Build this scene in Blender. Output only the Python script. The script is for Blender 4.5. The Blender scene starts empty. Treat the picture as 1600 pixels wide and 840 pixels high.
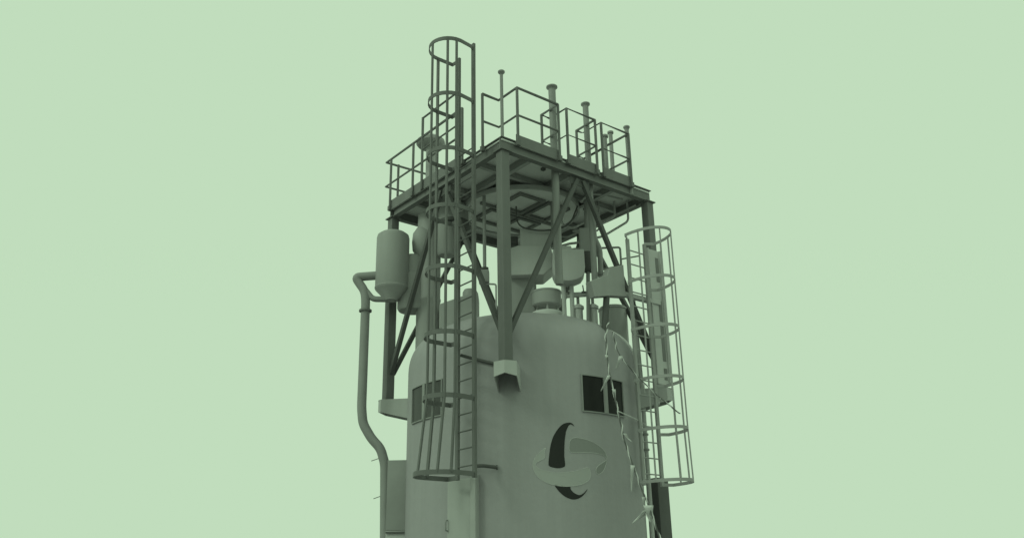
import bpy, bmesh, math, random
from mathutils import Vector, Matrix
random.seed(7)
R = math.radians
sc = bpy.context.scene
col = sc.collection

# ------------------------------------------------------------------ materials
def paint(name, alb, var=.10, rough=.62, scale=1.6, streak=.5, bump=.0012, tint=(1, 1, 1), metal=0.0, spec=.35):
    """weathered matt paint: blotches + faint run-off streaks down the surface"""
    m = bpy.data.materials.new(name); m.use_nodes = True
    nt = m.node_tree; nt.nodes.clear(); N = nt.nodes.new; Lk = nt.links.new
    out = N('ShaderNodeOutputMaterial'); b = N('ShaderNodeBsdfPrincipled')
    Lk(b.outputs[0], out.inputs[0])
    tc = N('ShaderNodeTexCoord')
    n1 = N('ShaderNodeTexNoise'); n1.inputs['Scale'].default_value = scale; n1.inputs['Detail'].default_value = 6
    n1.inputs['Roughness'].default_value = .6
    Lk(tc.outputs['Object'], n1.inputs['Vector'])
    mp = N('ShaderNodeMapping'); mp.inputs['Scale'].default_value = (7, 7, .35)
    Lk(tc.outputs['Object'], mp.inputs[0])
    n2 = N('ShaderNodeTexNoise'); n2.inputs['Scale'].default_value = 1.0; n2.inputs['Detail'].default_value = 4
    Lk(mp.outputs[0], n2.inputs['Vector'])
    mx = N('ShaderNodeMix'); mx.data_type = 'FLOAT'; mx.inputs[0].default_value = streak
    Lk(n1.outputs[0], mx.inputs[2]); Lk(n2.outputs[0], mx.inputs[3])
    rp = N('ShaderNodeValToRGB')
    rp.color_ramp.elements[0].position = .28; rp.color_ramp.elements[1].position = .72
    lo, hi = alb * (1 - var), alb * (1 + var)
    rp.color_ramp.elements[0].color = (lo * tint[0], lo * tint[1], lo * tint[2], 1)
    rp.color_ramp.elements[1].color = (hi * tint[0], hi * tint[1], hi * tint[2], 1)
    Lk(mx.outputs[0], rp.inputs[0]); Lk(rp.outputs[0], b.inputs['Base Color'])
    n3 = N('ShaderNodeTexNoise'); n3.inputs['Scale'].default_value = 9; n3.inputs['Detail'].default_value = 3
    Lk(tc.outputs['Object'], n3.inputs['Vector'])
    mr = N('ShaderNodeMapRange'); mr.inputs['To Min'].default_value = rough - .08; mr.inputs['To Max'].default_value = rough + .1
    Lk(n3.outputs[0], mr.inputs[0]); Lk(mr.outputs[0], b.inputs['Roughness'])
    if bump:
        bp = N('ShaderNodeBump'); bp.inputs['Distance'].default_value = bump * 4; bp.inputs['Strength'].default_value = .5
        Lk(n3.outputs[0], bp.inputs['Height']); Lk(bp.outputs[0], b.inputs['Normal'])
    b.inputs['Metallic'].default_value = metal
    b.inputs['Specular IOR Level'].default_value = spec
    return m

M = dict(
    shell=paint('silo_paint', .345, .075, .6, .8, .5, .003, (1.03, .99, 1.05)),
    vessel=paint('vessel_paint', .35, .08, .55, 2.0, .5),
    inner=paint('bin_paint', .56, .08, .6, 2.0, .5),
    pale=paint('pale_paint', .46, .09, .6, 2.0, .5),
    column=paint('column_paint', .175, .10, .6, 2.5, .4),
    brace=paint('brace_paint', .105, .12, .6, 3, .3),
    beam=paint('beam_paint', .20, .12, .6, 2.5, .3),
    ceiling=paint('deck_underside_paint', .78, .08, .65, 2.0, .1),
    joist=paint('joist_paint', .42, .1, .6, 2.5, .3),
    deck=paint('deck_plate_paint', .30, .10, .65, 2.0, .1),
    frame=paint('hatch_frame_paint', .21, .12, .65, 3, .1),
    rail=paint('guard_rail_paint', .16, .10, .55, 4, .2, 0),
    cage=paint('ladder_paint', .15, .12, .55, 4, .2, 0),
    lightcage=paint('ladder_galvanised', .36, .14, .5, 4, .3, 0),
    pipe=paint('pipe_paint', .285, .10, .55, 3, .3, 0),
    dark=paint('dark_rubber', .11, .15, .6, 5, .2, 0),
    glass=paint('window_dark_pane', .022, .15, .35, 1.5, .5, 0, spec=.12),
    glass_pale=paint('window_pale_pane', .085, .2, .4, 2.5, .5, 0, spec=.18),  # lighter pane colour, used for the left window
    winframe=paint('window_frame_metal', .29, .06, .5, 4, .2, 0),
    emblem_dark=paint('emblem_black_vinyl', .032, .04, .55, 3, .3, 0, spec=.15),
    emblem_light=paint('emblem_pale_vinyl', .385, .03, .55, 3, .3, 0),
    emblem_mid=paint('emblem_grey_vinyl', .255, .03, .55, 3, .3, 0),
    emblem_line=paint('emblem_outline_vinyl', .50, .03, .55, 3, .3, 0),
    rope=paint('bunting_rope', .13, .45, .8, 14, .0, 0),
    flag=paint('bunting_cloth', .62, .12, .8, 6, .2, 0),
    white=paint('hose_white', .85, .05, .4, 3, .2, 0),
    ground=paint('bounce_ground', .24, .2, .9, .4, .0, .01),
    panel=paint('panel_paint', .42, .08, .55, 1.6, .5),
)

# ------------------------------------------------------------------ mesh helpers
class MB:
    def __init__(s): s.bm = bmesh.new()
    def box(s, c, size, rot=None, bev=0):
        r = bmesh.ops.create_cube(s.bm, size=1); vs = r['verts']
        bmesh.ops.scale(s.bm, vec=Vector(size), verts=vs)
        if bev:
            es = list({e for v in vs for e in v.link_edges})
            bv = bmesh.ops.bevel(s.bm, geom=es, offset=bev, segments=2, affect='EDGES', profile=.6)
            vs = list({v for f in bv['faces'] for v in f.verts} | {v for v in vs if v.is_valid})
        if rot is not None: bmesh.ops.rotate(s.bm, cent=(0, 0, 0), matrix=rot, verts=vs)
        bmesh.ops.translate(s.bm, vec=Vector(c), verts=vs); return s
    def sweep(s, pts, prof, up=None, closed=False, cap=True):
        """profile (list of (a,b)) swept along a polyline with mitred joints"""
        P = [Vector(p) for p in pts]; n = len(P); rings = []
        N = None
        for i in range(n):
            if closed: d0 = (P[i] - P[i - 1]).normalized(); d1 = (P[(i + 1) % n] - P[i]).normalized()
            else:
                d0 = (P[i] - P[i - 1]).normalized() if i else (P[1] - P[0]).normalized()
                d1 = (P[i + 1] - P[i]).normalized() if i < n - 1 else d0
            t = (d0 + d1); t = t.normalized() if t.length > 1e-6 else d1
            if up is not None: b = Vector(up); a = d0.cross(b); a.normalize(); a2 = t.cross(b).normalized()
            else:
                if N is None:
                    ref = Vector((0, 0, 1)) if abs(t.z) < .9 else Vector((1, 0, 0))
                    N = t.cross(ref).normalized()
                else:
                    N = (N - t * N.dot(t)).normalized()
                a2 = N; b = t.cross(N).normalized()
            c = max(.5, d1.dot(t)); k = 1 / c if up is not None else 1
            rings.append([s.bm.verts.new(P[i] + a2 * (u * k) + b * w) for u, w in prof])
        m = len(prof)
        for i in range(n if closed else n - 1):
            A, B = rings[i], rings[(i + 1) % n]
            for j in range(m):
                s.bm.faces.new((A[j], A[(j + 1) % m], B[(j + 1) % m], B[j]))
        if cap and not closed:
            s.bm.faces.new(rings[0][::-1]); s.bm.faces.new(rings[-1])
        return s
    def tube(s, pts, r, seg=10, bend=0, closed=False):
        if bend: pts = fillet(pts, bend)
        return s.sweep(pts, [(r * math.cos(2 * math.pi * k / seg), r * math.sin(2 * math.pi * k / seg)) for k in range(seg)], None, closed)
    def strap(s, pts, h, t, closed=False):
        return s.sweep(pts, [(-t / 2, -h / 2), (t / 2, -h / 2), (t / 2, h / 2), (-t / 2, h / 2)], (0, 0, 1), closed)
    def bar(s, a, b, w, d, side=None):
        """rectangular bar a->b; w across 'side', d across the other way"""
        a, b = Vector(a), Vector(b); t = (b - a).normalized()
        x = Vector(side) if side else (Vector((1, 0, 0)) if abs(t.x) < .8 else Vector((0, 1, 0)))
        x = (x - t * x.dot(t)).normalized(); y = t.cross(x)
        q = []
        for p in (a, b): q.append([s.bm.verts.new(p + x * (w / 2 * i) + y * (d / 2 * j)) for i, j in ((-1, -1), (1, -1), (1, 1), (-1, 1))])
        for j in range(4): s.bm.faces.new((q[0][j], q[0][(j + 1) % 4], q[1][(j + 1) % 4], q[1][j]))
        s.bm.faces.new(q[0][::-1]); s.bm.faces.new(q[1]); return s
    def hbeam(s, a, b, w, h, tf, tw, side):
        """I section bar: flanges of width w, depth h across 'side x t'"""
        a, b = Vector(a), Vector(b); t = (b - a).normalized()
        x = Vector(side); x = (x - t * x.dot(t)).normalized(); y = t.cross(x)
        pr = [(-w/2,-h/2),(w/2,-h/2),(w/2,-h/2+tf),(tw/2,-h/2+tf),(tw/2,h/2-tf),(w/2,h/2-tf),(w/2,h/2),(-w/2,h/2),(-w/2,h/2-tf),(-tw/2,h/2-tf),(-tw/2,-h/2+tf),(-w/2,-h/2+tf)]
        q = [[s.bm.verts.new(p + x * u + y * v) for u, v in pr] for p in (a, b)]
        m = len(pr)
        for j in range(m): s.bm.faces.new((q[0][j], q[0][(j + 1) % m], q[1][(j + 1) % m], q[1][j]))
        s.bm.faces.new(q[0][::-1]); s.bm.faces.new(q[1]); return s
    def lathe(s, c, prof, seg=48, axis=None):
        """prof: list of (radius, height); r=0 ends are closed to a point"""
        c = Vector(c); rings = []
        mat = Matrix.Identity(3) if axis is None else Vector((0, 0, 1)).rotation_difference(Vector(axis)).to_matrix()
        for r, z in prof:
            if r < 1e-6: rings.append([s.bm.verts.new(c + mat @ Vector((0, 0, z)))])
            else: rings.append([s.bm.verts.new(c + mat @ Vector((r * math.cos(2*math.pi*k/seg), r * math.sin(2*math.pi*k/seg), z))) for k in range(seg)])
        for A, B in zip(rings, rings[1:]):
            for j in range(seg):
                k = (j + 1) % seg
                if len(A) == 1 and len(B) == 1: continue
                if len(A) == 1: s.bm.faces.new((A[0], B[k], B[j]))
                elif len(B) == 1: s.bm.faces.new((A[j], A[k], B[0]))
                else: s.bm.faces.new((A[j], A[k], B[k], B[j]))
        for rg, rev in ((rings[0], True), (rings[-1], False)):
            if len(rg) > 1: s.bm.faces.new(rg[::-1] if rev else rg)
        return s
    def prism(s, poly, n, th):
        """flat polygon (3-D points) given thickness th along n"""
        n = Vector(n).normalized()
        A = [s.bm.verts.new(Vector(p) - n * th / 2) for p in poly]; B = [s.bm.verts.new(Vector(p) + n * th / 2) for p in poly]
        m = len(poly)
        s.bm.faces.new(A[::-1]); s.bm.faces.new(B)
        for j in range(m): s.bm.faces.new((A[j], A[(j + 1) % m], B[(j + 1) % m], B[j]))
        return s
    def build(s, name, mat, parent=None, smooth=True, bev=0):
        bmesh.ops.recalc_face_normals(s.bm, faces=s.bm.faces)
        me = bpy.data.meshes.new(name); s.bm.to_mesh(me); s.bm.free()
        me.materials.append(mat)
        o = bpy.data.objects.new(name, me); col.objects.link(o)
        if parent is not None:
            o.parent = parent
            w = Vector(parent.location)          # roots sit at their base; mesh parts have world-space vertices
            o.matrix_parent_inverse = Matrix.Translation(-w)
        if smooth:
            for p in me.polygons: p.use_smooth = True
            md = o.modifiers.new('split', 'EDGE_SPLIT'); md.split_angle = R(32)
        if bev:
            md = o.modifiers.new('bevel', 'BEVEL'); md.width = bev; md.segments = 2; md.limit_method = 'ANGLE'
            o.modifiers.move(len(o.modifiers) - 1, 0)
        return o

def fillet(pts, r, n=6):
    P = [Vector(p) for p in pts]; out = [P[0]]
    for i in range(1, len(P) - 1):
        a, b = (P[i-1] - P[i]), (P[i+1] - P[i]); la, lb = a.length, b.length
        k = min(r, la * .48, lb * .48); A = P[i] + a.normalized() * k; B = P[i] + b.normalized() * k
        for j in range(n + 1):
            t = j / n; out.append(A * (1-t)**2 + P[i] * 2*t*(1-t) + B * t*t)
    out.append(P[-1]); return out

def thing(name, label, cat, loc, group=None):
    o = bpy.data.objects.new(name, None); o.empty_display_size = .3; col.objects.link(o)
    o.location = loc; o['label'] = label; o['category'] = cat
    if group: o['group'] = group
    return o
def tag(o, label, cat, group=None):
    o['label'] = label; o['category'] = cat
    if group: o['group'] = group
    return o

# x runs along the front-right face of the platform, y along its front-left face; the silo axis is x=y=0
# ------------------------------------------------------------------ ground, out of view, added for the light it bounces up
g = MB().lathe((0, 0, -.3), [(400, 0), (400, .3)], 96).build('ground', M['ground'], None, False)
g['kind'] = 'structure'

# ------------------------------------------------------------------ silo
RS = 2.195; ZS = 5.40; HD = 1.03
silo = thing('silo', 'large grey steel silo with domed top, two dark windows and a swirl emblem', 'silo', (0, 0, 0))
pts = [(RS, 0.0), (RS, 1.2), (RS, 2.4), (RS, 3.6), (RS, 4.6), (RS, 5.0), (RS, ZS)]
for k in range(1, 41):
    a = (k / 40) ** 1.25 * math.pi / 2 if k < 40 else math.pi / 2
    pts.append((RS * math.cos(a) ** .72 if k < 40 else 0, ZS + HD * math.sin(a) ** .72))
sh = MB().lathe((0, 0, 0), pts, 160); sh.build('shell', M['shell'], silo)
def curved_panel(th0, th1, z0, z1, r0, r1, n=14):
    mb = MB(); rows = []
    for i in range(n + 1):
        a = th0 + (th1 - th0) * i / n; c, s_ = math.cos(a), math.sin(a)
        rows.append([mb.bm.verts.new((r * c, r * s_, z)) for r, z in ((r0, z0), (r1, z0), (r1, z1), (r0, z1))])
    for A, B in zip(rows, rows[1:]):
        for j in range(4): mb.bm.faces.new((A[j], A[(j+1) % 4], B[(j+1) % 4], B[j]))
    mb.bm.faces.new(rows[0]); mb.bm.faces.new(rows[-1][::-1]); return mb

def window(th0, th1, z0, z1, lab, pane):
    f = MB(); t = .018
    def seg(a0, a1, b0, b1):
        m = curved_panel(a0, a1, b0, b1, RS - .02, RS + .030)
        me = bpy.data.meshes.new('tmp'); m.bm.to_mesh(me); m.bm.free(); f.bm.from_mesh(me); bpy.data.meshes.remove(me)
    da = t / RS; mid = (th0 + th1) / 2
    seg(th0, th1, z0, z0 + t); seg(th0, th1, z1 - t, z1)
    seg(th0, th0 + da, z0 + t, z1 - t); seg(th1 - da, th1, z0 + t, z1 - t)
    fr = f.build('window', M['winframe'], silo, False); fr['label'] = lab
    for a0, a1 in ((th0 + da, mid - .018), (mid + .018, th1 - da)):
        curved_panel(a0, a1, z0 + t, z1 - t, RS - .03, RS + .008).build('pane', M[pane], fr)
    curved_panel(mid - .018, mid + .018, z0 + t, z1 - t, RS - .02, RS + .035, 3).build('mullion', M['winframe'], fr, False)
# angles measured on the shell
wr = window(-3.915 / RS, -2.895 / RS, 4.375, 5.02, 'dark two-pane window on the right of the silo', 'glass')
wl = window(2.89, 3.345, 4.40, 5.05, 'dark window behind the caged ladder', 'glass_pale')

# column brackets welded to the shell (built like hoods: sloping underside, closed in front)
HC = 1.875; ZB = 5.085
def bracket(ang):
    """hood of plate: top, two cheeks and a pointed nose, open underneath"""
    n = Vector((math.cos(ang), math.sin(ang), 0)); t = Vector((-n.y, n.x, 0)); mb = MB()
    r0, r1, w, zt = RS - .05, 2.74, .19, ZB - .004
    plan = [(r0, -w, .40), (r1, -w, .25), (r1 + .10, 0, .21), (r1, w, .25), (r0, w, .40)]
    P = [(n * r + t * s_, d) for r, s_, d in plan]; c = n * 2.4
    inn = [(p + (c - p) * .07, d) for p, d in P]
    up_ = Vector((0, 0, 1)); V = lambda p, z: mb.bm.verts.new(p + up_ * z)
    oT = [V(p, zt) for p, d in P]; oB = [V(p, zt - d) for p, d in P]
    iT = [V(p, zt - .025) for p, d in inn]; iB = [V(p, zt - d) for p, d in inn]
    F = mb.bm.faces.new
    F(oT); F(iT[::-1])
    for k in range(4):
        F((oT[k], oT[k+1], oB[k+1], oB[k])); F((iT[k+1], iT[k], iB[k], iB[k+1])); F((oB[k], oB[k+1], iB[k+1], iB[k]))
    F((oT[0], oB[0], iB[0], iT[0])); F((oT[4], iT[4], iB[4], oB[4])); F((oT[0], iT[0], iT[4], oT[4]))
    return mb.build('bracket', M['pale'], silo, False)
for k, a in enumerate((-135, -45, 45, 135)): bracket(R(a))

# swirl emblem: vinyl on the shell, coordinates are (arc length, height)
EM = {
 'dark_crescent': [[(-4.552, 3.503), (-4.539, 3.623), (-4.509, 3.79), (-4.456, 3.941), (-4.372, 4.065), (-4.289, 4.143), (-4.196, 4.175), (-4.123, 4.169), (-4.08, 4.119), (-4.135, 4.147), (-4.177, 4.128), (-4.222, 4.051), (-4.247, 3.965), (-4.269, 3.814), (-4.28, 3.627), (-4.272, 3.479), (-4.308, 3.442), (-4.396, 3.426), (-4.493, 3.439), (-4.545, 3.461)],
                   [(-4.46, 3.158), (-4.391, 3.055), (-4.297, 2.979), (-4.199, 2.94), (-4.109, 2.936), (-4.014, 2.97), (-3.936, 3.03), (-3.883, 3.105), (-3.957, 3.039), (-4.033, 3.006), (-4.095, 3.018), (-4.154, 3.053), (-4.193, 3.097), (-4.205, 3.137), (-4.33, 3.146)]],
 'pale_band': [[(-4.587, 3.753), (-4.675, 3.697), (-4.762, 3.605), (-4.812, 3.495), (-4.796, 3.385), (-4.725, 3.275), (-4.595, 3.193), (-4.445, 3.152), (-4.291, 3.136), (-4.109, 3.148), (-3.961, 3.185), (-3.847, 3.253), (-3.808, 3.347), (-3.826, 3.429), (-3.869, 3.452), (-3.991, 3.413), (-4.118, 3.382), (-4.281, 3.36), (-4.457, 3.357), (-4.59, 3.379), (-4.702, 3.412), (-4.756, 3.458), (-4.764, 3.495), (-4.717, 3.531), (-4.63, 3.577), (-4.605, 3.623), (-4.614, 3.697)]],
 'grey_band': [[(-4.169, 3.873), (-4.104, 3.923), (-3.986, 3.928), (-3.81, 3.9), (-3.647, 3.844), (-3.502, 3.759), (-3.443, 3.668), (-3.447, 3.607), (-3.472, 3.638), (-3.509, 3.664), (-3.633, 3.689), (-3.753, 3.697), (-3.955, 3.69), (-4.136, 3.683), (-4.186, 3.723), (-4.188, 3.797)],
               [(-3.449, 3.592), (-3.483, 3.495), (-3.554, 3.397), (-3.631, 3.355), (-3.679, 3.362), (-3.694, 3.426), (-3.647, 3.485), (-3.543, 3.548)]]}
def smooth_poly(p, n=5):
    out = []; m = len(p)
    for i in range(m):
        a, b, c, d = p[i-1], p[i], p[(i+1) % m], p[(i+2) % m]
        sharp = False
        for k in range(n):
            t = k / n
            out.append(tuple(.5 * ((2*b[q]) + (-a[q]+c[q])*t + (2*a[q]-5*b[q]+4*c[q]-d[q])*t*t + (-a[q]+3*b[q]-3*c[q]+d[q])*t**3) for q in (0, 1)))
    return out
def on_shell(u, z, r): a = u / RS; return Vector((r * math.cos(a), r * math.sin(a), z))
emb = bpy.data.objects.new('emblem', None); emb.empty_display_size = .2; col.objects.link(emb); emb.parent = silo
emb.location = (-.75, -2.07, 2.93)
for key, polys in EM.items():
    mb = MB()
    for p in polys:
        bm = bmesh.new(); sp = smooth_poly(p)
        f = bm.faces.new([bm.verts.new((u, z, 0)) for u, z in sp])
        f.normal_update()
        bmesh.ops.triangulate(bm, faces=[f], ngon_method='EAR_CLIP')
        long = [e for e in bm.edges if e.calc_length() > .12]
        bmesh.ops.subdivide_edges(bm, edges=long, cuts=5)
        bmesh.ops.triangulate(bm, faces=[f for f in bm.faces if len(f.verts) > 3])
        ext = bmesh.ops.extrude_face_region(bm, geom=list(bm.faces))
        for v in bm.verts: v.co = on_shell(v.co.x, v.co.y, RS + .0015)
        for e in ext['geom']:
            if isinstance(e, bmesh.types.BMVert): e.co = e.co * 1; e.co.x *= (RS + .004) / (RS + .0015); e.co.y *= (RS + .004) / (RS + .0015)
        me = bpy.data.meshes.new('t'); bm.to_mesh(me); bm.free(); mb.bm.from_mesh(me); bpy.data.meshes.remove(me)
    mb.build(key, M[{'dark_crescent': 'emblem_dark', 'pale_band': 'emblem_light', 'grey_band': 'emblem_mid'}[key]], emb, False)
ol = MB()
for p in EM['pale_band'] + EM['grey_band']:
    ol.tube([on_shell(u, z, RS + .003) for u, z in smooth_poly(p, 4)], .0042, 5, closed=True)
ol.build('outline', M['emblem_line'], emb)

# ------------------------------------------------------------------ platform with its columns and braces
ZT = 9.23; HA = 1.95
plat = thing('steel_platform', 'square steel service platform on four corner columns above the silo', 'platform', (0, 0, ZB))
MB().box((0, 0, 9.185), (3.84, 3.84, .03)).build('deck', M['ceiling'], plat, False)
bd = .26
for (a, b, s_) in (((-HA, -HA+.06), (HA, -HA+.06), 0), ((-HA, HA-.06), (HA, HA-.06), 0)):
    mb = MB(); mb.hbeam((a[0], a[1], ZT - bd/2), (b[0], b[1], ZT - bd/2), .12, bd, .014, .012, (0, 1, 0)); mb.build('edge_beam', M['beam'], plat, False)
for x in (-HA+.06, HA-.06):
    mb = MB(); mb.hbeam((x, -HA+.124, ZT - bd/2), (x, HA-.124, ZT - bd/2), .12, bd, .014, .012, (1, 0, 0)); mb.build('edge_beam', M['beam'], plat, False)
for x in (-1.15, -.1, 1.0):
    mb = MB(); mb.hbeam((x, -HA+.125, 9.09), (x, HA-.125, 9.09), .09, .15, .01, .01, (1, 0, 0)); mb.build('joist', M['joist'], plat, False)
for y in (-1.0, .15, 1.15):
    for x0, x1 in ((-1.85, -1.2), (-1.1, -.15), (-.05, .95), (1.05, 1.85)):
        mb = MB(); mb.hbeam((x0, y, 9.10), (x1, y, 9.10), .08, .12, .01, .01, (0, 1, 0)); mb.build('cross_joist', M['joist'], plat, False)
# round closing plate hung under the deck, with dark hatch frames below it
rc = (0.05, -.02)
MB().lathe((rc[0], rc[1], 8.93), [(0, 0), (1.16, 0), (1.16, .085), (0, .085)], 72).build('ceiling_plate', M['ceiling'], plat)
rr = MB(); rr.strap([(rc[0] + 1.2*math.cos(a), rc[1] + 1.2*math.sin(a), 8.95) for a in [k*2*math.pi/72 for k in range(72)]], .09, .04, True); rr.build('ring_beam', M['joist'], plat)
def hatch(cx, cy, sx, sy, z=8.90):
    h = MB(); h.strap([(cx-sx, cy-sy, z), (cx+sx, cy-sy, z), (cx+sx, cy+sy, z), (cx-sx, cy+sy, z)], .05, .07, True); return h.build('hatch_frame', M['frame'], plat, False)
hatch(-.28, -.42, .30, .36); hatch(.42, -.42, .26, .36); hatch(-.28, .45, .30, .30); hatch(.42, .45, .26, .30)
MB().bar((-.95, .03, 8.90), (1.0, .03, 8.90), .06, .05).build('stiffener', M['frame'], plat, False)
# columns, each with a base plate
ztop = ZT - bd - .002
for sx, sy in ((-1, -1), (-1, 1), (1, -1), (1, 1)):
    x, y = sx * HC, sy * HC
    c = MB(); c.box((x, y, (ZB + .02 + ztop) / 2), (.175, .175, ztop - ZB - .02), None, .012)
    c = c.build('column', M['column'], plat)
    MB().box((x, y, ZB + .009), (.27, .27, .018)).build('base_plate', M['column'], c, False)
    MB().box((x, y, ztop - .012), (.25, .25, .02)).build('cap_plate', M['column'], c, False)
# chevron braces on all four faces
def brace(p, q):
    MB().bar(p, q, .085, .085).build('brace', M['brace'], plat, False, .008)
za, zb = 8.93, 5.62
for s_ in (-1, 1):
    for e in (-1, 1):
        brace((s_*HC, e*(HC-.09), zb), (s_*HC, e*.07, za))
        brace((e*(HC-.09), s_*HC, zb), (e*.07, s_*HC, za))
    for p, sz in (((s_*HC, 0, 8.90), (.012, .5, .2)), ((0, s_*HC, 8.90), (.5, .012, .2))):
        MB().box(p, sz).build('gusset_plate', M['brace'], plat, False)
# kick plates round the deck edge
def kick(p, q): 
    k = MB(); k.bar((p[0], p[1], ZT + .02), (q[0], q[1], ZT + .02), .01, .22, (q[1]-p[1], p[0]-q[0], 0)); k.build('kick_plate', M['beam'], plat, False)
kick((-1.62, -1.958), (-.60, -1.958)); kick((-.36, -1.958), (.40, -1.958)); kick((.58, -1.958), (1.36, -1.958))
kick((-1.958, -.76), (-1.958, 1.9))

# ------------------------------------------------------------------ guard rails
def rail_run(label, path, posts, z0=ZT, h=1.1, r=.027, mid=.52, group='guard rails round the platform'):
    t = thing('guard_rail', label, 'guard rail', (posts[0][0], posts[0][1], z0), group)
    MB().tube([(x, y, z0 + h) for x, y in path], r, 8).build('top_rail', M['rail'], t)
    MB().tube([(x, y, z0 + mid) for x, y in path], r*.85, 8).build('mid_rail', M['rail'], t)
    for x, y in posts: MB().tube([(x, y, z0 - .12), (x, y, z0 + h)], r, 8).box((x, y, z0 - .06), (.07, .07, .10)).build('post', M['rail'], t)
    return t
e = -1.99
rail_run('long zigzag guard rail with notches round the tall capped pipes',
         [(-1.985, -1.43), (-1.60, -1.43), (-1.60, e), (-.59, e), (-.59, -1.5), (-.37, -1.5), (-.37, e), (.39, e), (.39, -1.45), (.56, -1.45), (.56, e), (1.34, e), (1.34, -1.35)],
         [(-1.985, -1.43), (-1.60, e), (-.59, e), (-.59, -1.5), (-.37, e), (.39, e), (.39, -1.45), (.56, e), (1.34, e)])
rail_run('left guard rail running from the open corner to the tall caged ladder', [(-1.985, -.78), (-1.985, 2.06), (1.34, 2.06-.14)],
         [(-1.985, -.78), (-1.985, .97), (-1.985, 1.86), (-1.72, 2.0), (-.6, 1.97), (.4, 1.95)])
rail_run('far guard rail behind the capped pipes, set in from the platform edge', [(1.36, -1.30), (1.36, 1.86)], [(1.36, -.6), (1.36, .3), (1.36, 1.1), (1.36, 1.86)])
th = thing('tall_guard_rail', 'taller dark guard rail beside the mushroom vent, ending at the cage', 'guard rail', (-1.99, .62, ZT), 'guard rails round the platform')
MB().tube([(-1.99, .62, ZT - .1), (-1.99, .62, ZT + 1.54)], .028, 8).build('post', M['cage'], th)
MB().tube([(-1.99, .62, ZT + 1.53), (-1.99, -.62, ZT + 1.53)], .021, 8).build('top_rail', M['cage'], th)
MB().tube([(-1.99, .62, ZT + .80), (-1.99, -.62, ZT + .80)], .018, 8).build('mid_rail', M['cage'], th)
MB().tube([(-1.99, -.62, ZT - .1), (-1.99, -.62, ZT + 1.53)], .02, 8).build('post', M['cage'], th)

# ------------------------------------------------------------------ capped pipes through the notches
def capped(label, x, y, z0, z1, r, flare=0):
    t = thing('vent_pipe', label, 'vent pipe', (x, y, z0), 'capped pipes rising past the platform')
    MB().tube([(x, y, z0), (x, y, z1 - .03)], r, 14).build('pipe', M['pipe'], t)
    w = max(.065, r * 1.55)
    MB().lathe((x, y, z1 - .05), [(r*1.02, -.035), (w*.8, -.005), (w, .01), (w, .035), (w*.85, .045), (0, .05)], 20).build('cap', M['pipe'], t)
capped('thin capped pipe standing at the near corner of the platform', -1.86, -1.86, 9.24, 10.66, .03)
capped('thick capped pipe in the first rail notch, reaching below the deck', -.50, -1.74, 6.75, 10.90, .072)
capped('capped pipe in the second rail notch, middle of the row', .44, -1.70, 6.9, 10.87, .06)
capped('slim capped pipe at the right end of the zigzag rail', 1.40, -1.90, 9.0, 10.57, .044)
for (x, y, z1, r, lab) in ((1.22, -1.42, 10.5, .055, 'thick plain pipe just inside the right guard rail'), (1.80, -1.05, 10.95, .045, 'paler pipe farther back beyond the right guard rail'), (1.86, -.98, 10.9, .02, 'thin rod beside the pale pipe beyond the right guard rail')):
    t = thing('standpipe', lab, 'pipe', (x, y, 9.2), 'pipes standing at the back of the deck')
    MB().tube([(x, y, 9.2), (x, y, z1)], r, 12).build('pipe', M['pipe'], t)
    if r > .03: MB().lathe((x, y, z1), [(r*1.5, -.04), (r*1.5, 0), (0, .01)], 16).build('cap', M['pipe'], t)

# mushroom vent on the tall duct
mv = thing('mushroom_vent', 'round mushroom vent with a wide cap on the left of the deck', 'vent', (-1.43, 1.17, 9.2))
MB().tube([(-1.43, 1.17, 9.2), (-1.43, 1.17, 10.55)], .10, 20).build('stem', M['vessel'], mv)
MB().lathe((-1.43, 1.17, 10.5), [(.10, 0), (.27, .02), (.31, .07), (.30, .14), (.2, .22), (0, .26)], 36).build('cap', M['pipe'], mv)

# ------------------------------------------------------------------ caged ladders
def to_world(o, ux, uy, p):   # local (out, along) -> world
    return (o[0] + ux[0]*p[0] + uy[0]*p[1], o[1] + ux[1]*p[0] + uy[1]*p[1])
def caged_ladder(label, o, out, along, zlo, zhi, zr_top, rung_top, hoops, hoop_fn, bars, mats, railw, pitch=.28, hoop_h=.075, bar_t=.028):
    t = thing('caged_ladder', label, 'ladder', (o[0], o[1], zlo), 'ladders with safety cages')
    for sgn in (-1, 1):
        x, y = to_world(o, out, along, (0, sgn * .235))
        MB().bar((x, y, zlo), (x, y, zr_top[0 if sgn < 0 else 1]), railw, .05, (along[0], along[1], 0)).build('stile', mats[0], t, False, .004)
    z = zlo + .2
    while z < rung_top:
        a = to_world(o, out, along, (0, -.215)); b = to_world(o, out, along, (0, .215))
        MB().tube([(a[0], a[1], z), (b[0], b[1], z)], .013, 6).build('rung', mats[0], t); z += pitch
    for k, hz in enumerate(hoops):
        pts = [to_world(o, out, along, p) for p in hoop_fn(hz)]
        MB().strap([(x, y, hz) for x, y in pts], hoop_h, .014).build('hoop', mats[1], t, True)
    zs = [zlo + .03] + [h for h in hoops if h > zlo + .1]
    zs = sorted(set([min(hoops)] + zs + [1.0 * max(hoops)]))
    zs = [z for z in zs if min(hoops) <= z <= max(hoops)]
    for idx, w in bars:
        ln = []
        for hz in sorted(hoops):
            p = hoop_fn(hz)[idx]; cx = -0.0
            x, y = to_world(o, out, along, (p[0] - .008 * (1 if p[0] > .3 else 0), p[1])); ln.append((x, y, hz))
        mb = MB()
        for a, b in zip(ln, ln[1:]): mb.bar(a, b, w, bar_t, (along[0], along[1], 0))
        mb.build('cage_bar', mats[1], t, False)
    return t

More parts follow.
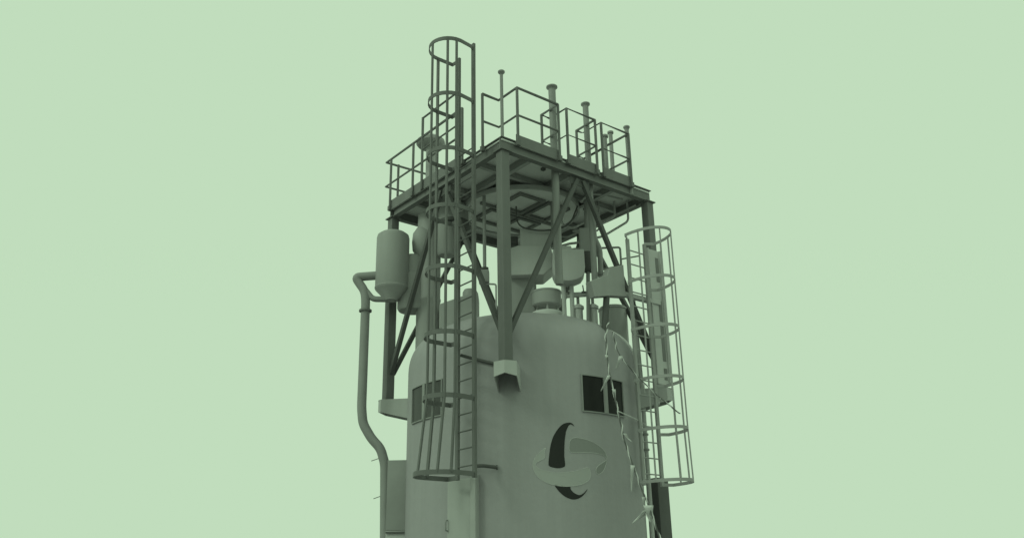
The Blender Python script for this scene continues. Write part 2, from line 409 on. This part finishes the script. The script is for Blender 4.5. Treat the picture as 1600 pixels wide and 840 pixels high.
def hoopL(z):
    k = 1.0
    if z < 4.5: k = 1 + .21 * (4.5 - z) / 1.22
    n = 14; cx, cy, r = .36, .05, .37
    P = [(0, -.235), (.10, -.29), (.30, -.315)]
    for i in range(n + 1):
        a = -math.pi/2 + math.pi * i / n; P.append((cx + r*math.cos(a), cy + r*math.sin(a)))
    P += [(.02, .42), (0, .235)]
    return [(p[0]*k, p[1]*(1 + (k-1)*.6) if abs(p[1]) > .25 else p[1]) for p in P]
caged_ladder('tall dark caged ladder up the left face, rising far above the platform', (-2.3, -1.345), (-1, 0), (0, 1), 3.24, 11.1, (11.22, 11.15), 9.15,
             [3.28, 4.48, 5.52, 6.65, 7.76, 8.85, 9.95, 11.10], hoopL, [(17, .065), (10, .04), (6, .045), (4, .045)], (M['cage'], M['cage']), .075)

def hoopR(z):
    k = 1.0
    if z < 4.3: k = 1 + .03 * (4.3 - z) / .95
    n = 16; r = .40
    P = [(0, -.235)]
    for i in range(n + 1):
        a = -math.pi/2 + math.pi * i / n; P.append((.10 + .71*math.cos(a) ** .85 if 0 < i < n else .10, r*math.sin(a)))
    P += [(0, .235)]
    return [(p[0]*k, p[1]*k if abs(p[1]) > .25 else p[1]) for p in P]
caged_ladder('shorter pale caged ladder beside the right corner column', (1.19, -2.12), (0, -1), (1, 0), 3.24, 7.9, (7.86, 7.86), 7.7,
             [3.27, 4.16, 5.05, 5.99, 6.92, 7.87], hoopR, [(3, .03), (7, .022), (11, .022), (14, .03), (16, .03)], (M['lightcage'], M['lightcage']), .065, hoop_h=.055, bar_t=.016)

# ------------------------------------------------------------------ left hanging vessel, its pipes and the downpipe
v = thing('surge_vessel', 'upright grey cylinder vessel strapped to the left corner column', 'vessel', (-2.13, 1.43, 6.95))
MB().lathe((-2.13, 1.43, 0), [(0, 6.98), (.13, 6.98), (.135, 7.0), (.322, 7.20), (.33, 7.215), (.33, 8.30), (.315, 8.36), (.25, 8.41), (.12, 8.44), (0, 8.445)], 48).build('body', M['vessel'], v)
MB().lathe((-2.13, 1.43, 0), [(.332, 7.225), (.337, 7.23), (.337, 7.25), (.332, 7.255)], 48).build('seam_band', M['vessel'], v)
MB().box((-1.99, 1.66, 7.9), (.05, .22, .12), Matrix.Rotation(R(-42), 3, 'Z')).build('mounting_lug', M['column'], v, False)
dp = thing('downpipe', 'crooked grey downpipe leaving the left vessel and running down beside the silo', 'pipe', (-2.11, 1.41, 0))
MB().tube([(-2.30, 1.57, 7.52), (-2.705, 1.895, 7.49), (-2.545, 1.765, 7.19), (-2.525, 1.747, 6.98), (-2.52, 1.742, 4.86), (-2.49, 1.72, 4.56), (-2.36, 1.613, 4.28), (-2.22, 1.498, 4.09), (-2.15, 1.44, 3.80), (-2.12, 1.415, 2.49), (-2.11, 1.41, 0)], .088, 18, .10).build('pipe', M['pipe'], dp)
MB().tube([(-2.54, 1.76, 7.22), (-2.42, 1.66, 7.02), (-2.08, 1.38, 7.0)], .058, 14, .08).build('return_pipe', M['pipe'], dp)
MB().lathe((-2.524, 1.746, 6.78), [(.09, -.02), (.125, -.018), (.125, .018), (.09, .02)], 24).build('flange', M['column'], dp)
for z, q in ((3.93, (-2.19, 1.47)), (3.25, (-2.14, 1.43))):
    MB().tube([(q[0], q[1], z), (q[0]-.17, q[1]+.11, z-.07)], .008, 6).build('bracket_pin', M['pipe'], dp)

# tall duct under the vent, with its round elbow and the small drum
du = thing('tall_duct', 'tall round duct standing on the silo shoulder behind the left brace', 'duct', (-1.47, 1.22, 5.6))
MB().lathe((-1.43, 1.17, 0), [(.24, 5.45), (.24, 7.0), (.25, 7.02), (.25, 7.06), (.24, 7.08), (.24, 8.9)], 40).build('body', M['vessel'], du)
MB().lathe((-1.55, 1.20, 8.28), [(0, -.34), (.14, -.31), (.22, -.18), (.235, 0), (.22, .18), (.14, .31), (0, .34)], 32).build('bulge', M['vessel'], du)
dr = thing('small_drum', 'squat drum tucked behind the left vessel', 'drum', (-1.69, 1.38, 6.8))
MB().lathe((-1.68, 1.385, 0), [(0, 6.80), (.26, 6.83), (.29, 6.88), (.29, 7.55), (.24, 7.6), (.24, 7.93), (.2, 7.99), (0, 8.0)], 36).build('body', M['vessel'], dr)

# hanging filter under the deck behind the ladder
fl = thing('hanging_filter', 'stepped round filter hanging under the deck behind the tall ladder', 'filter', (-1.22, .61, 8.9))
MB().lathe((-1.22, .61, 0), [(.31, 8.95), (.31, 8.60), (.22, 8.56), (0, 8.56)], 36).build('body', M['deck'], fl)
MB().lathe((-1.22, .61, 0), [(.30, 8.54), (.325, 8.545), (.325, 8.60), (.30, 8.605)], 36).build('rim', M['brace'], fl)
MB().lathe((-1.32, .69, 0), [(.20, 8.55), (.20, 7.95), (.16, 7.88), (0, 7.87)], 32).build('lower_body', M['vessel'], fl)

# blower box on the dome behind the ladder
bl = thing('blower_housing', 'low sloping housing on the dome behind the tall caged ladder', 'housing', (-.95, .45, 6.3))
MB().prism([(-1.38, .80, 6.30), (-.80, .32, 6.30), (-.80, .32, 7.02), (-.98, .47, 6.98), (-1.38, .80, 6.80)], (.63, .78, 0), .55).build('body', M['vessel'], bl, False, .02)
MB().lathe((-.93, .43, 7.0), [(.15, -.12), (.15, .1), (.12, .16), (0, .18)], 24).build('dome_cap', M['vessel'], bl)

# valve on a long hanging rod
va = thing('rod_valve', 'boxy valve at the foot of a long rod left of the near column', 'valve', (-1.09, -.27, 7.05))
MB().tube([(-1.09, -.27, 7.38), (-1.09, -.27, 9.16)], .034, 12).build('rod', M['pipe'], va)
MB().lathe((-1.09, -.27, 7.37), [(.05, -.03), (.075, -.02), (.075, .015), (.05, .025)], 16).build('collar', M['brace'], va)
MB().box((-1.10, -.26, 7.20), (.2, .2, .26), Matrix.Rotation(R(-40), 3, 'Z'), .03).build('body', M['pipe'], va)
MB().tube([(-1.10, -.26, 7.08), (-1.06, -.29, 6.95), (-.95, -.38, 6.6)], .03, 10, .05).build('outlet_pipe', M['pipe'], va)
MB().tube([(-1.06, -.29, 7.06), (-.92, -.40, 7.05), (-.92, -.40, 6.5)], .018, 8, .04).build('drain_pipe', M['pale'], va)

# ------------------------------------------------------------------ bins and necks on the dome
b1 = thing('hopper_bin', 'wide pale boxy hopper standing on a darker pedestal behind the near column', 'hopper', (.10, -.08, 6.5))
nv = Vector((.634, .773, 0)); sv = Vector((.773, -.634, 0))
def facing(c, outline):      # outline (s, z) in the upright plane through c that runs along sv
    return [Vector(c) + sv * a + Vector((0, 0, z)) for a, z in outline]
MB().prism(facing((.11, -.22, 0), ((-.44, 7.40), (.25, 7.40), (.44, 7.56), (.46, 7.64), (.42, 7.96), (.41, 8.0), (-.22, 8.04), (-.42, 7.97), (-.44, 7.94))), nv, .62).build('body', M['inner'], b1, False, .02)
MB().prism(facing((.11, -.22, 0), ((-.20, 8.03), (.40, 7.99), (.40, 8.42), (-.20, 8.44))), nv, .44).build('upper_box', M['inner'], b1, False, .015)
MB().prism(facing((.06, -.04, 0), ((-.26, 6.42), (.21, 6.42), (.21, 7.41), (-.26, 7.41))), nv, .44).build('pedestal', M['vessel'], b1, False, .012)
MB().box((-.105, .06, 8.27), (.20, .2, .15), Matrix.Rotation(R(-39), 3, 'Z'), .02).build('motor', M['brace'], b1)
MB().tube([(-.20, .10, 8.22), (-.24, .13, 8.45), (-.24, .13, 8.9)], .022, 8, .05).build('feed_pipe', M['pipe'], b1)
b2 = thing('round_bin', 'boxy bin with rounded underside right of the wide hopper', 'bin', (.40, -1.02, 6.6))
MB().prism(facing((.39, -1.03, 0), ((-.30, 7.80), (.31, 7.79), (.315, 7.42), (.30, 7.30), (.24, 7.21), (.12, 7.16), (-.02, 7.14), (-.16, 7.16), (-.27, 7.22), (-.31, 7.32), (-.32, 7.44))), nv, .40).build('body', M['inner'], b2, True, .015)
MB().prism(facing((.39, -1.03, 0), ((-.20, 7.80), (.10, 7.80), (.06, 7.90), (-.16, 7.90))), nv, .22).build('lid', M['inner'], b2, False, .01)
MB().tube([(.13, -.95, 7.70), (.10, -.98, 8.0), (.22, -.80, 8.2), (.22, -.80, 9.16)], .03, 10, .06).build('feed_pipe', M['pipe'], b2)
for x, y in ((.36, -.90), (.50, -.98)):
    MB().tube([(x, y, 6.35), (x, y, 7.24)], .045, 12).build('leg_pipe', M['inner'], b2)
MB().tube([(.36, -.86, 6.92), (.80, -1.22, 6.95)], .035, 10).build('cross_pipe', M['pale'], b2)
nk = thing('raised_hatch', 'short drum hatch raised on stubby legs over the dome top', 'hatch', (.30, -.50, 6.45))
MB().lathe((.28, -.48, 0), [(0, 6.80), (.27, 6.80), (.29, 6.82), (.29, 7.06), (.30, 7.07), (.30, 7.10), (0, 7.11)], 40).build('drum', M['pale'], nk)
MB().lathe((.28, -.48, 0), [(.20, 6.40), (.31, 6.62), (.31, 6.66), (.20, 6.67)], 40).build('flange', M['white'], nk)  # white colour stands in for the bright strip of sky under the drum
for k in range(4):
    a = k * math.pi / 2 + .9
    MB().tube([(.28 + .2*math.cos(a), -.48 + .2*math.sin(a), 6.62), (.28 + .2*math.cos(a), -.48 + .2*math.sin(a), 6.81)], .022, 8).build('leg', M['pale'], nk)
# air regulator hanging from the deck
rg = thing('air_regulator', 'hanging air regulator with pale box above a dark bowl', 'regulator', (.71, -1.23, 7.3))
MB().box((.705, -1.225, 8.05), (.24, .2, .50), Matrix.Rotation(R(-38), 3, 'Z'), .012).build('body', M['vessel'], rg)
MB().lathe((.725, -1.24, 0), [(.09, 7.40), (.115, 7.44), (.115, 7.80)], 20).build('bowl', M['brace'], rg)
MB().tube([(.73, -1.25, 8.28), (.76, -1.27, 9.16)], .05, 12).build('feed_pipe', M['pipe'], rg)
MB().tube([(.72, -1.24, 7.42), (.69, -1.21, 6.35)], .04, 12).build('outlet_pipe', M['pipe'], rg)
sp = thing('standing_pipe', 'kinked pipe rising to the deck right of the air regulator', 'pipe', (1.05, -1.25, 7.3))
MB().tube([(1.05, -1.25, 7.15), (1.06, -1.26, 7.95), (.985, -1.195, 8.2), (.965, -1.18, 9.15)], .055, 14, .1).build('pipe', M['vessel'], sp)
MB().lathe((1.05, -1.25, 7.42), [(.055, -.03), (.085, -.025), (.085, .025), (.055, .03)], 20).build('flange', M['pipe'], sp)

# gusset hopper with its arm to the right column
gh = thing('side_hopper', 'flat-sided wedge hopper with an arm reaching the right column', 'hopper', (.5, -2.0, 6.5))
MB().prism([(x, -2.0, z) for x, z in ((-.03, 6.82), (.41, 7.04), (.47, 7.17), (.49, 7.19), (.855, 7.33), (.862, 6.80), (.93, 6.70), (.46, 6.63), (.05, 6.53))], (0, 1, 0), .15).build('body', M['vessel'], gh, False, .012)
MB().bar((.87, -2.0, 6.76), (1.86, -2.0, 6.76), .10, .09).build('arm', M['inner'], gh, False, .01)
MB().box((.86, -1.93, 7.345), (.10, .05, .03)).build('lug', M['brace'], gh)
MB().tube([(.43, -2.0, 6.66), (.37, -1.99, 6.2), (.30, -1.96, 5.66)], .06, 14).build('spout', M['brace'], gh)
ct = thing('cable_tray', 'pale slotted cable tray running up the face of the right corner column', 'cable tray', (1.78, -1.995, 5.15))
MB().box((1.78, -1.99, 6.5), (.34, .05, 2.72), None, .006).build('back', M['inner'], ct, False)
for x in (1.61, 1.95): MB().box((x, -2.03, 6.5), (.018, .05, 2.72)).build('side_lip', M['inner'], ct, False)
for z, h in ((7.45, .5), (6.60, .42), (5.95, .7), (5.35, .22)): MB().box((1.87, -2.018, z), (.08, .012, h)).build('slot', M['frame'], ct, False)
rd = thing('shoulder_drum', 'upright drum on the right shoulder of the dome', 'drum', (1.72, -.89, 5.8))
MB().lathe((1.71, -.885, 0), [(.285, 5.6), (.285, 6.88), (.27, 6.93), (.2, 6.95), (0, 6.95)], 40).build('body', M['pale'], rd)
MB().lathe((1.71, -.885, 0), [(.285, 6.86), (.30, 6.865), (.30, 6.90), (.285, 6.905)], 40).build('rim', M['pale'], rd)

# looped conduits under the right end of the deck
def conduit(label, pts, r):
    t = thing('conduit', label, 'conduit', pts[-1], 'bent conduits under the deck')
    MB().tube(pts, r, 10, .09).build('pipe', M['pale'], t)
conduit('outer bent conduit dropping from the right end of the deck', [(1.80, -1.40, 9.16), (1.80, -1.40, 8.70), (1.36, -1.06, 8.36), (1.0, -.72, 8.30)], .024)
conduit('inner bent conduit nested inside the outer one', [(1.60, -1.22, 9.16), (1.60, -1.22, 8.82), (1.25, -.94, 8.56), (.9, -.66, 8.5)], .022)
conduit('short conduit bending up beside the brace', [(1.33, -1.02, 9.16), (1.33, -1.02, 8.52), (1.10, -.83, 8.42)], .02)
conduit('pale conduit looping across the back of the regulator', [(.55, -.9, 9.16), (.50, -.75, 8.55), (.66, -.88, 8.42), (.95, -1.05, 8.60), (1.0, -1.1, 9.16)], .024)
for k in range(3):
    t = thing('slanted_pipe', ('uppermost', 'middle', 'lowest')[k] + ' of three short slanted pale pipes left of the air regulator', 'pipe', (.3, -.6, 7.9), 'slanted pipes beside the regulator')
    MB().tube([(.34, -.62, 7.98 - .13*k + .02), (.62, -.85, 8.10 - .13*k), (.95, -1.12, 8.14 - .13*k)], .027, 8, .05).build('pipe', M['pale'], t)
conduit('pale conduit sloping below the deck near the brace head', [(1.50, -1.55, 9.06), (1.02, -1.50, 9.05), (.62, -1.48, 8.97), (.50, -1.35, 8.8)], .022)
conduit('thin conduit running back along the right end of the deck', [(1.72, -1.70, 8.93), (1.72, -.9, 8.92), (1.72, .4, 8.92), (1.60, .9, 9.1)], .02)
for (x, y, lab) in ((.62, -1.02, 'pale filter pot on the dome under the round bin, nearer the bin'), (.84, -1.20, 'pale filter pot on the dome under the air regulator')):
    t = thing('filter_pot', lab, 'filter', (x, y, 6.3), 'filter pots on the dome')
    MB().lathe((x, y, 0), [(.085, 6.2), (.085, 6.66), (.11, 6.67), (.11, 6.72), (.06, 6.76), (0, 6.78)], 24).build('body', M['inner'], t)
    MB().tube([(x, y, 6.70), (x, y, 6.95)], .03, 10).build('neck', M['pipe'], t)
mf = thing('manifold', 'horizontal pipe manifold with small valves above the filter pots', 'pipe', (.7, -1.1, 6.9))
MB().tube([(.42, -.86, 6.98), (1.12, -1.42, 7.0)], .035, 12).build('header', M['inner'], mf)
for k in range(3):
    f = .12 + .3 * k; x, y = .42 + .7*f, -.86 - .56*f
    MB().box((x, y, 6.98), (.09, .09, .10), Matrix.Rotation(R(-38), 3, 'Z'), .012).build('valve', M['column'], mf)
    MB().tube([(x, y, 7.03), (x - .02, y, 7.16)], .012, 6).build('lever', M['brace'], mf)
cbn = thing('hanging_cable', 'dark slack cable looping under the deck behind the near column', 'cable', (.2, -.6, 8.9))
MB().tube(fillet([(-.30, -.30, 8.88), (-.28, -.28, 8.45), (.05, -.62, 8.30), (.55, -.95, 8.42), (.70, -1.05, 8.88)], .3, 8), .016, 8).build('cable', M['brace'], cbn)
ib = thing('instrument_frame', 'thin square pipe frame left of the shorter caged ladder', 'pipe frame', (1.45, -1.3, 7.3))
MB().tube([(1.12, -1.05, 8.05), (1.52, -1.38, 8.06), (1.52, -1.38, 7.66), (1.20, -1.12, 7.58), (1.19, -1.11, 7.2)], .022, 8, .05).build('pipe', M['pipe'], ib)
MB().tube([(1.52, -1.38, 7.80), (1.80, -1.62, 7.86)], .016, 8).build('tie_bar', M['pipe'], ib)

# ------------------------------------------------------------------ lower items round the shell
tr = thing('tie_rod', 'thin dark tie rod from the tall ladder to the near bracket', 'rod', (-1.9, -1.1, 5.27))
MB().tube([(-2.24, -1.12, 5.31), (-1.93, -1.12, 5.285), (-1.72, -1.44, 5.10+.06)], .028, 10).build('rod', M['brace'], tr)
st = thing('standoff_rod', 'short dark stand-off rod at the foot of the tall ladder', 'rod', (-1.95, -1.2, 3.47))
MB().tube([(-2.28, -1.56, 3.42), (-1.98, -1.40, 3.46), (-1.74, -1.42, 3.45)], .03, 10, .08).build('rod', M['brace'], st)
MB().lathe((-1.735, -1.42, 3.45), [(.04, -.012), (.04, .012)], 14, (.78, -.62, 0)).build('foot', M['brace'], st)

pn = thing('access_panel', 'pale upright trunking panel below the tall ladder cage', 'panel', (-2.02, -.83, 0))
a0, a1 = math.atan2(-.62, -2.10), math.atan2(-1.045, -1.93)
a0 += 2*math.pi; a1 += 2*math.pi
curved_panel(a0, a1, .0, 3.30, RS - .02, RS + .07, 8).build('panel', M['panel'], pn, False, .01)
curved_panel(a1 + .004, a1 + .045, .0, 3.36, RS - .02, RS + .16, 3).build('edge_channel', M['panel'], pn, False, .01)
hz = on_shell(0, 2.56, 1); hp = Vector((math.cos(a0 + .005), math.sin(a0 + .005), 0)) * (RS + .075)
hd = MB(); t_ = Vector((-math.sin(a0), math.cos(a0), 0)); nn = Vector((math.cos(a0), math.sin(a0), 0))
hd.tube([hp + t_*.0 + Vector((0, 0, 2.66)), hp + nn*.05 + Vector((0, 0, 2.65)), hp + nn*.05 + Vector((0, 0, 2.50)), hp + Vector((0, 0, 2.49))], .012, 8, .02)
hd.build('handle', M['pipe'], pn)

cb = thing('side_cabinet', 'narrow grey cabinet between the downpipe and the silo', 'cabinet', (-1.93, 1.33, 0))
rot = Matrix.Rotation(R(-39.4), 3, 'Z')
MB().box((-1.90, 1.30, 2.61 + .62), (.42, .40, 1.24), rot, .012).build('upper_case', M['deck'], cb)
MB().box((-1.90, 1.30, 1.303), (.42, .39, 2.606), rot, .004).build('lower_case', M['pale'], cb)
MB().box((-1.915, 1.287, 2.575), (.40, .42, .03), rot).build('slot', M['dark'], cb, False)

bx = thing('box_column', 'dark square duct behind the foot of the shorter ladder', 'duct', (2.13, -1.36, 0))
MB().box((2.13, -1.36, 1.75), (.30, .30, 3.5), None, .015).build('body', M['brace'], bx)
pp = thing('pale_riser', 'slim pale riser pipe down the right edge of the silo', 'pipe', (1.53, -1.70, 0))
MB().tube([(1.53, -1.70, 0), (1.53, -1.70, 5.02), (1.50, -1.66, 6.9)], .042, 12, .1).build('pipe', M['pale'], pp)
for z in (4.23, 3.95):
    MB().lathe((1.53, -1.70, z), [(.042, -.02), (.06, -.016), (.06, .016), (.042, .02)], 14).build('clamp', M['pipe'], pp)

ho = thing('hose', 'pale thin hose following the right shoulder of the dome', 'hose', (1.5, -1.62, 5.1))
HP = []
for k in range(12):
    a = R(50 - 47 * k / 11); ph = R(-56 + 6 * k / 11)
    rr_ = (RS + .012) * math.cos(a) ** .72
    HP.append((rr_ * math.cos(ph), rr_ * math.sin(ph), ZS + HD * math.sin(a) ** .72 + .012))
HP += [(1.43, -1.70, 5.2), (1.43, -1.70, 4.95)]
MB().tube(HP, .03, 8).build('pipe', M['white'], ho)
# ------------------------------------------------------------------ bunting
def bunting(label, pts, flags, r=.014):
    t = thing('bunting', label, 'bunting', pts[-1], 'ropes of flags')
    P = fillet(pts, .15, 4)
    # irregular rope: knots every few centimetres
    Q = []
    for a, b in zip(P, P[1:]):
        a, b = Vector(a), Vector(b); n = max(1, int((b-a).length / .05))
        for k in range(n): Q.append(a.lerp(b, k/n) + Vector((random.uniform(-1, 1), random.uniform(-1, 1), random.uniform(-1, 1))) * .006)
    Q.append(Vector(P[-1]))
    MB().tube(Q, r, 7).build('rope', M['rope'], t)
    T2 = []
    for k, q in enumerate(Q):
        a = k * 1.15 + .4 * math.sin(k * .37); rr_ = r * (.75 + .8 * max(0, math.sin(k * .23)) ** 3)
        T2.append(q + Vector((.78, -.63, 0)) * (rr_ * math.cos(a)) + Vector((-.63, -.78, 0)) * (rr_ * math.sin(a)))
    MB().tube(T2, r * .8, 6).build('cord', M['flag'], t)
    for (p, w, h, dx, curl) in flags:
        mb = MB(); p = Vector(p); s_ = Vector((.78, -.63, 0)); n = Vector((-.63, -.78, 0)); rows = []
        for i in range(7):
            f = i / 6; ww = w * .5 * (1 - f*.85)
            w_ = w; c = p + s_ * (dx * f) - Vector((0, 0, h * f)) + n * (.03 * math.sin(f*5 + curl))
            rows.append([c - s_*ww/2 + n*(.02*math.sin(curl)), c + n*.015*math.cos(curl + f*4), c + s_*ww/2 - n*.02])
        vv = [[mb.bm.verts.new(q) for q in rw] for rw in rows]
        for A, B in zip(vv, vv[1:]):
            for j in range(2): mb.bm.faces.new((A[j], A[j+1], B[j+1], B[j]))
        o = mb.build('flag', M['flag'], t); md = o.modifiers.new('cloth', 'SOLIDIFY'); md.thickness = .004
    return t
bunting('steep flag rope hanging from the dome past the right window',
        [(.37, -2.06, 6.10), (.14, -2.21, 5.85), (-.02, -2.36, 5.50), (-.07, -2.43, 5.16), (-.07, -2.49, 4.82), (.0, -2.56, 4.27), (.04, -2.60, 3.84), (.13, -2.69, 3.42), (.23, -2.77, 3.01), (.31, -2.84, 2.71), (.42, -2.92, 2.2)],
        [((-.10, -2.47, 4.98), .12, .26, -.15, .3), ((-.04, -2.50, 4.74), .13, .26, .03, 1.4), ((-.05, -2.38, 5.36), .12, .20, .03, .9),
         ((.03, -2.62, 3.98), .12, .14, .12, 2.0), ((.11, -2.68, 3.46), .15, .42, -.04, 1.2), ((.26, -2.80, 2.74), .26, .20, -.26, 2.2), ((.28, -2.81, 2.82), .34, .26, .02, .7), ((.22, -2.77, 2.95), .12, .30, .03, 1.9)])
bp = bpy.data.objects['bunting']
MB().tube([(-.02, -2.56, 4.36), (.75, -2.22, 4.36), (1.49, -1.75, 4.40)], .010, 6, .2).build('tie_cord', M['flag'], bp)
bunting('slanting flag rope running from the dome to the shorter ladder cage',
        [(.44, -2.09, 5.93), (.25, -2.36, 5.45), (.35, -2.52, 5.18), (.50, -2.66, 4.92), (.70, -2.80, 4.68), (1.02, -3.0, 4.36)],
        [((.27, -2.42, 5.38), .16, .22, -.10, .4), ((.52, -2.68, 4.88), .05, .18, .02, 1.0), ((.75, -2.83, 4.62), .05, .12, -.03, 2.0)], .011)

# ------------------------------------------------------------------ camera
cam = bpy.data.cameras.new('camera'); co = bpy.data.objects.new('camera', cam); col.objects.link(co)
F, PIT, YAW, ROLL = 1357.0, R(20.161275), R(51.188722), R(-1.095905)
C = Vector((-10.50066, -12.80786, 1.59971))
fw = Vector((math.cos(PIT)*math.cos(YAW), math.cos(PIT)*math.sin(YAW), math.sin(PIT)))
r0 = Vector((math.sin(YAW), -math.cos(YAW), 0)); u0 = r0.cross(fw)
rt = r0*math.cos(ROLL) + u0*math.sin(ROLL); up = -r0*math.sin(ROLL) + u0*math.cos(ROLL)
co.matrix_world = Matrix(((rt.x, up.x, -fw.x, C.x), (rt.y, up.y, -fw.y, C.y), (rt.z, up.z, -fw.z, C.z), (0, 0, 0, 1)))
cam.sensor_width = 36; cam.lens = 36 * F / 1600; cam.clip_start = .1; cam.clip_end = 2000
sc.camera = co

# ------------------------------------------------------------------ light: an even pale-green sky and a weak soft sun from the left
w = bpy.data.worlds.new('World'); sc.world = w; w.use_nodes = True
bg = w.node_tree.nodes['Background']
bg.inputs[0].default_value = (.533, .723, .508, 1); bg.inputs[1].default_value = 1.0
sl = bpy.data.lights.new('sun', 'SUN'); so = bpy.data.objects.new('sun', sl); col.objects.link(so)
sl.energy = .65; sl.angle = R(14); sl.color = (.78, 1, .74)
d = Vector((-.85, .02, .62)); so.rotation_euler = d.to_track_quat('Z', 'Y').to_euler(); so.location = d * 40
sc.view_settings.view_transform = 'Standard'; sc.view_settings.look = 'None'
sc.view_settings.exposure = 0; sc.view_settings.gamma = 1; sc.view_settings.use_curve_mapping = False
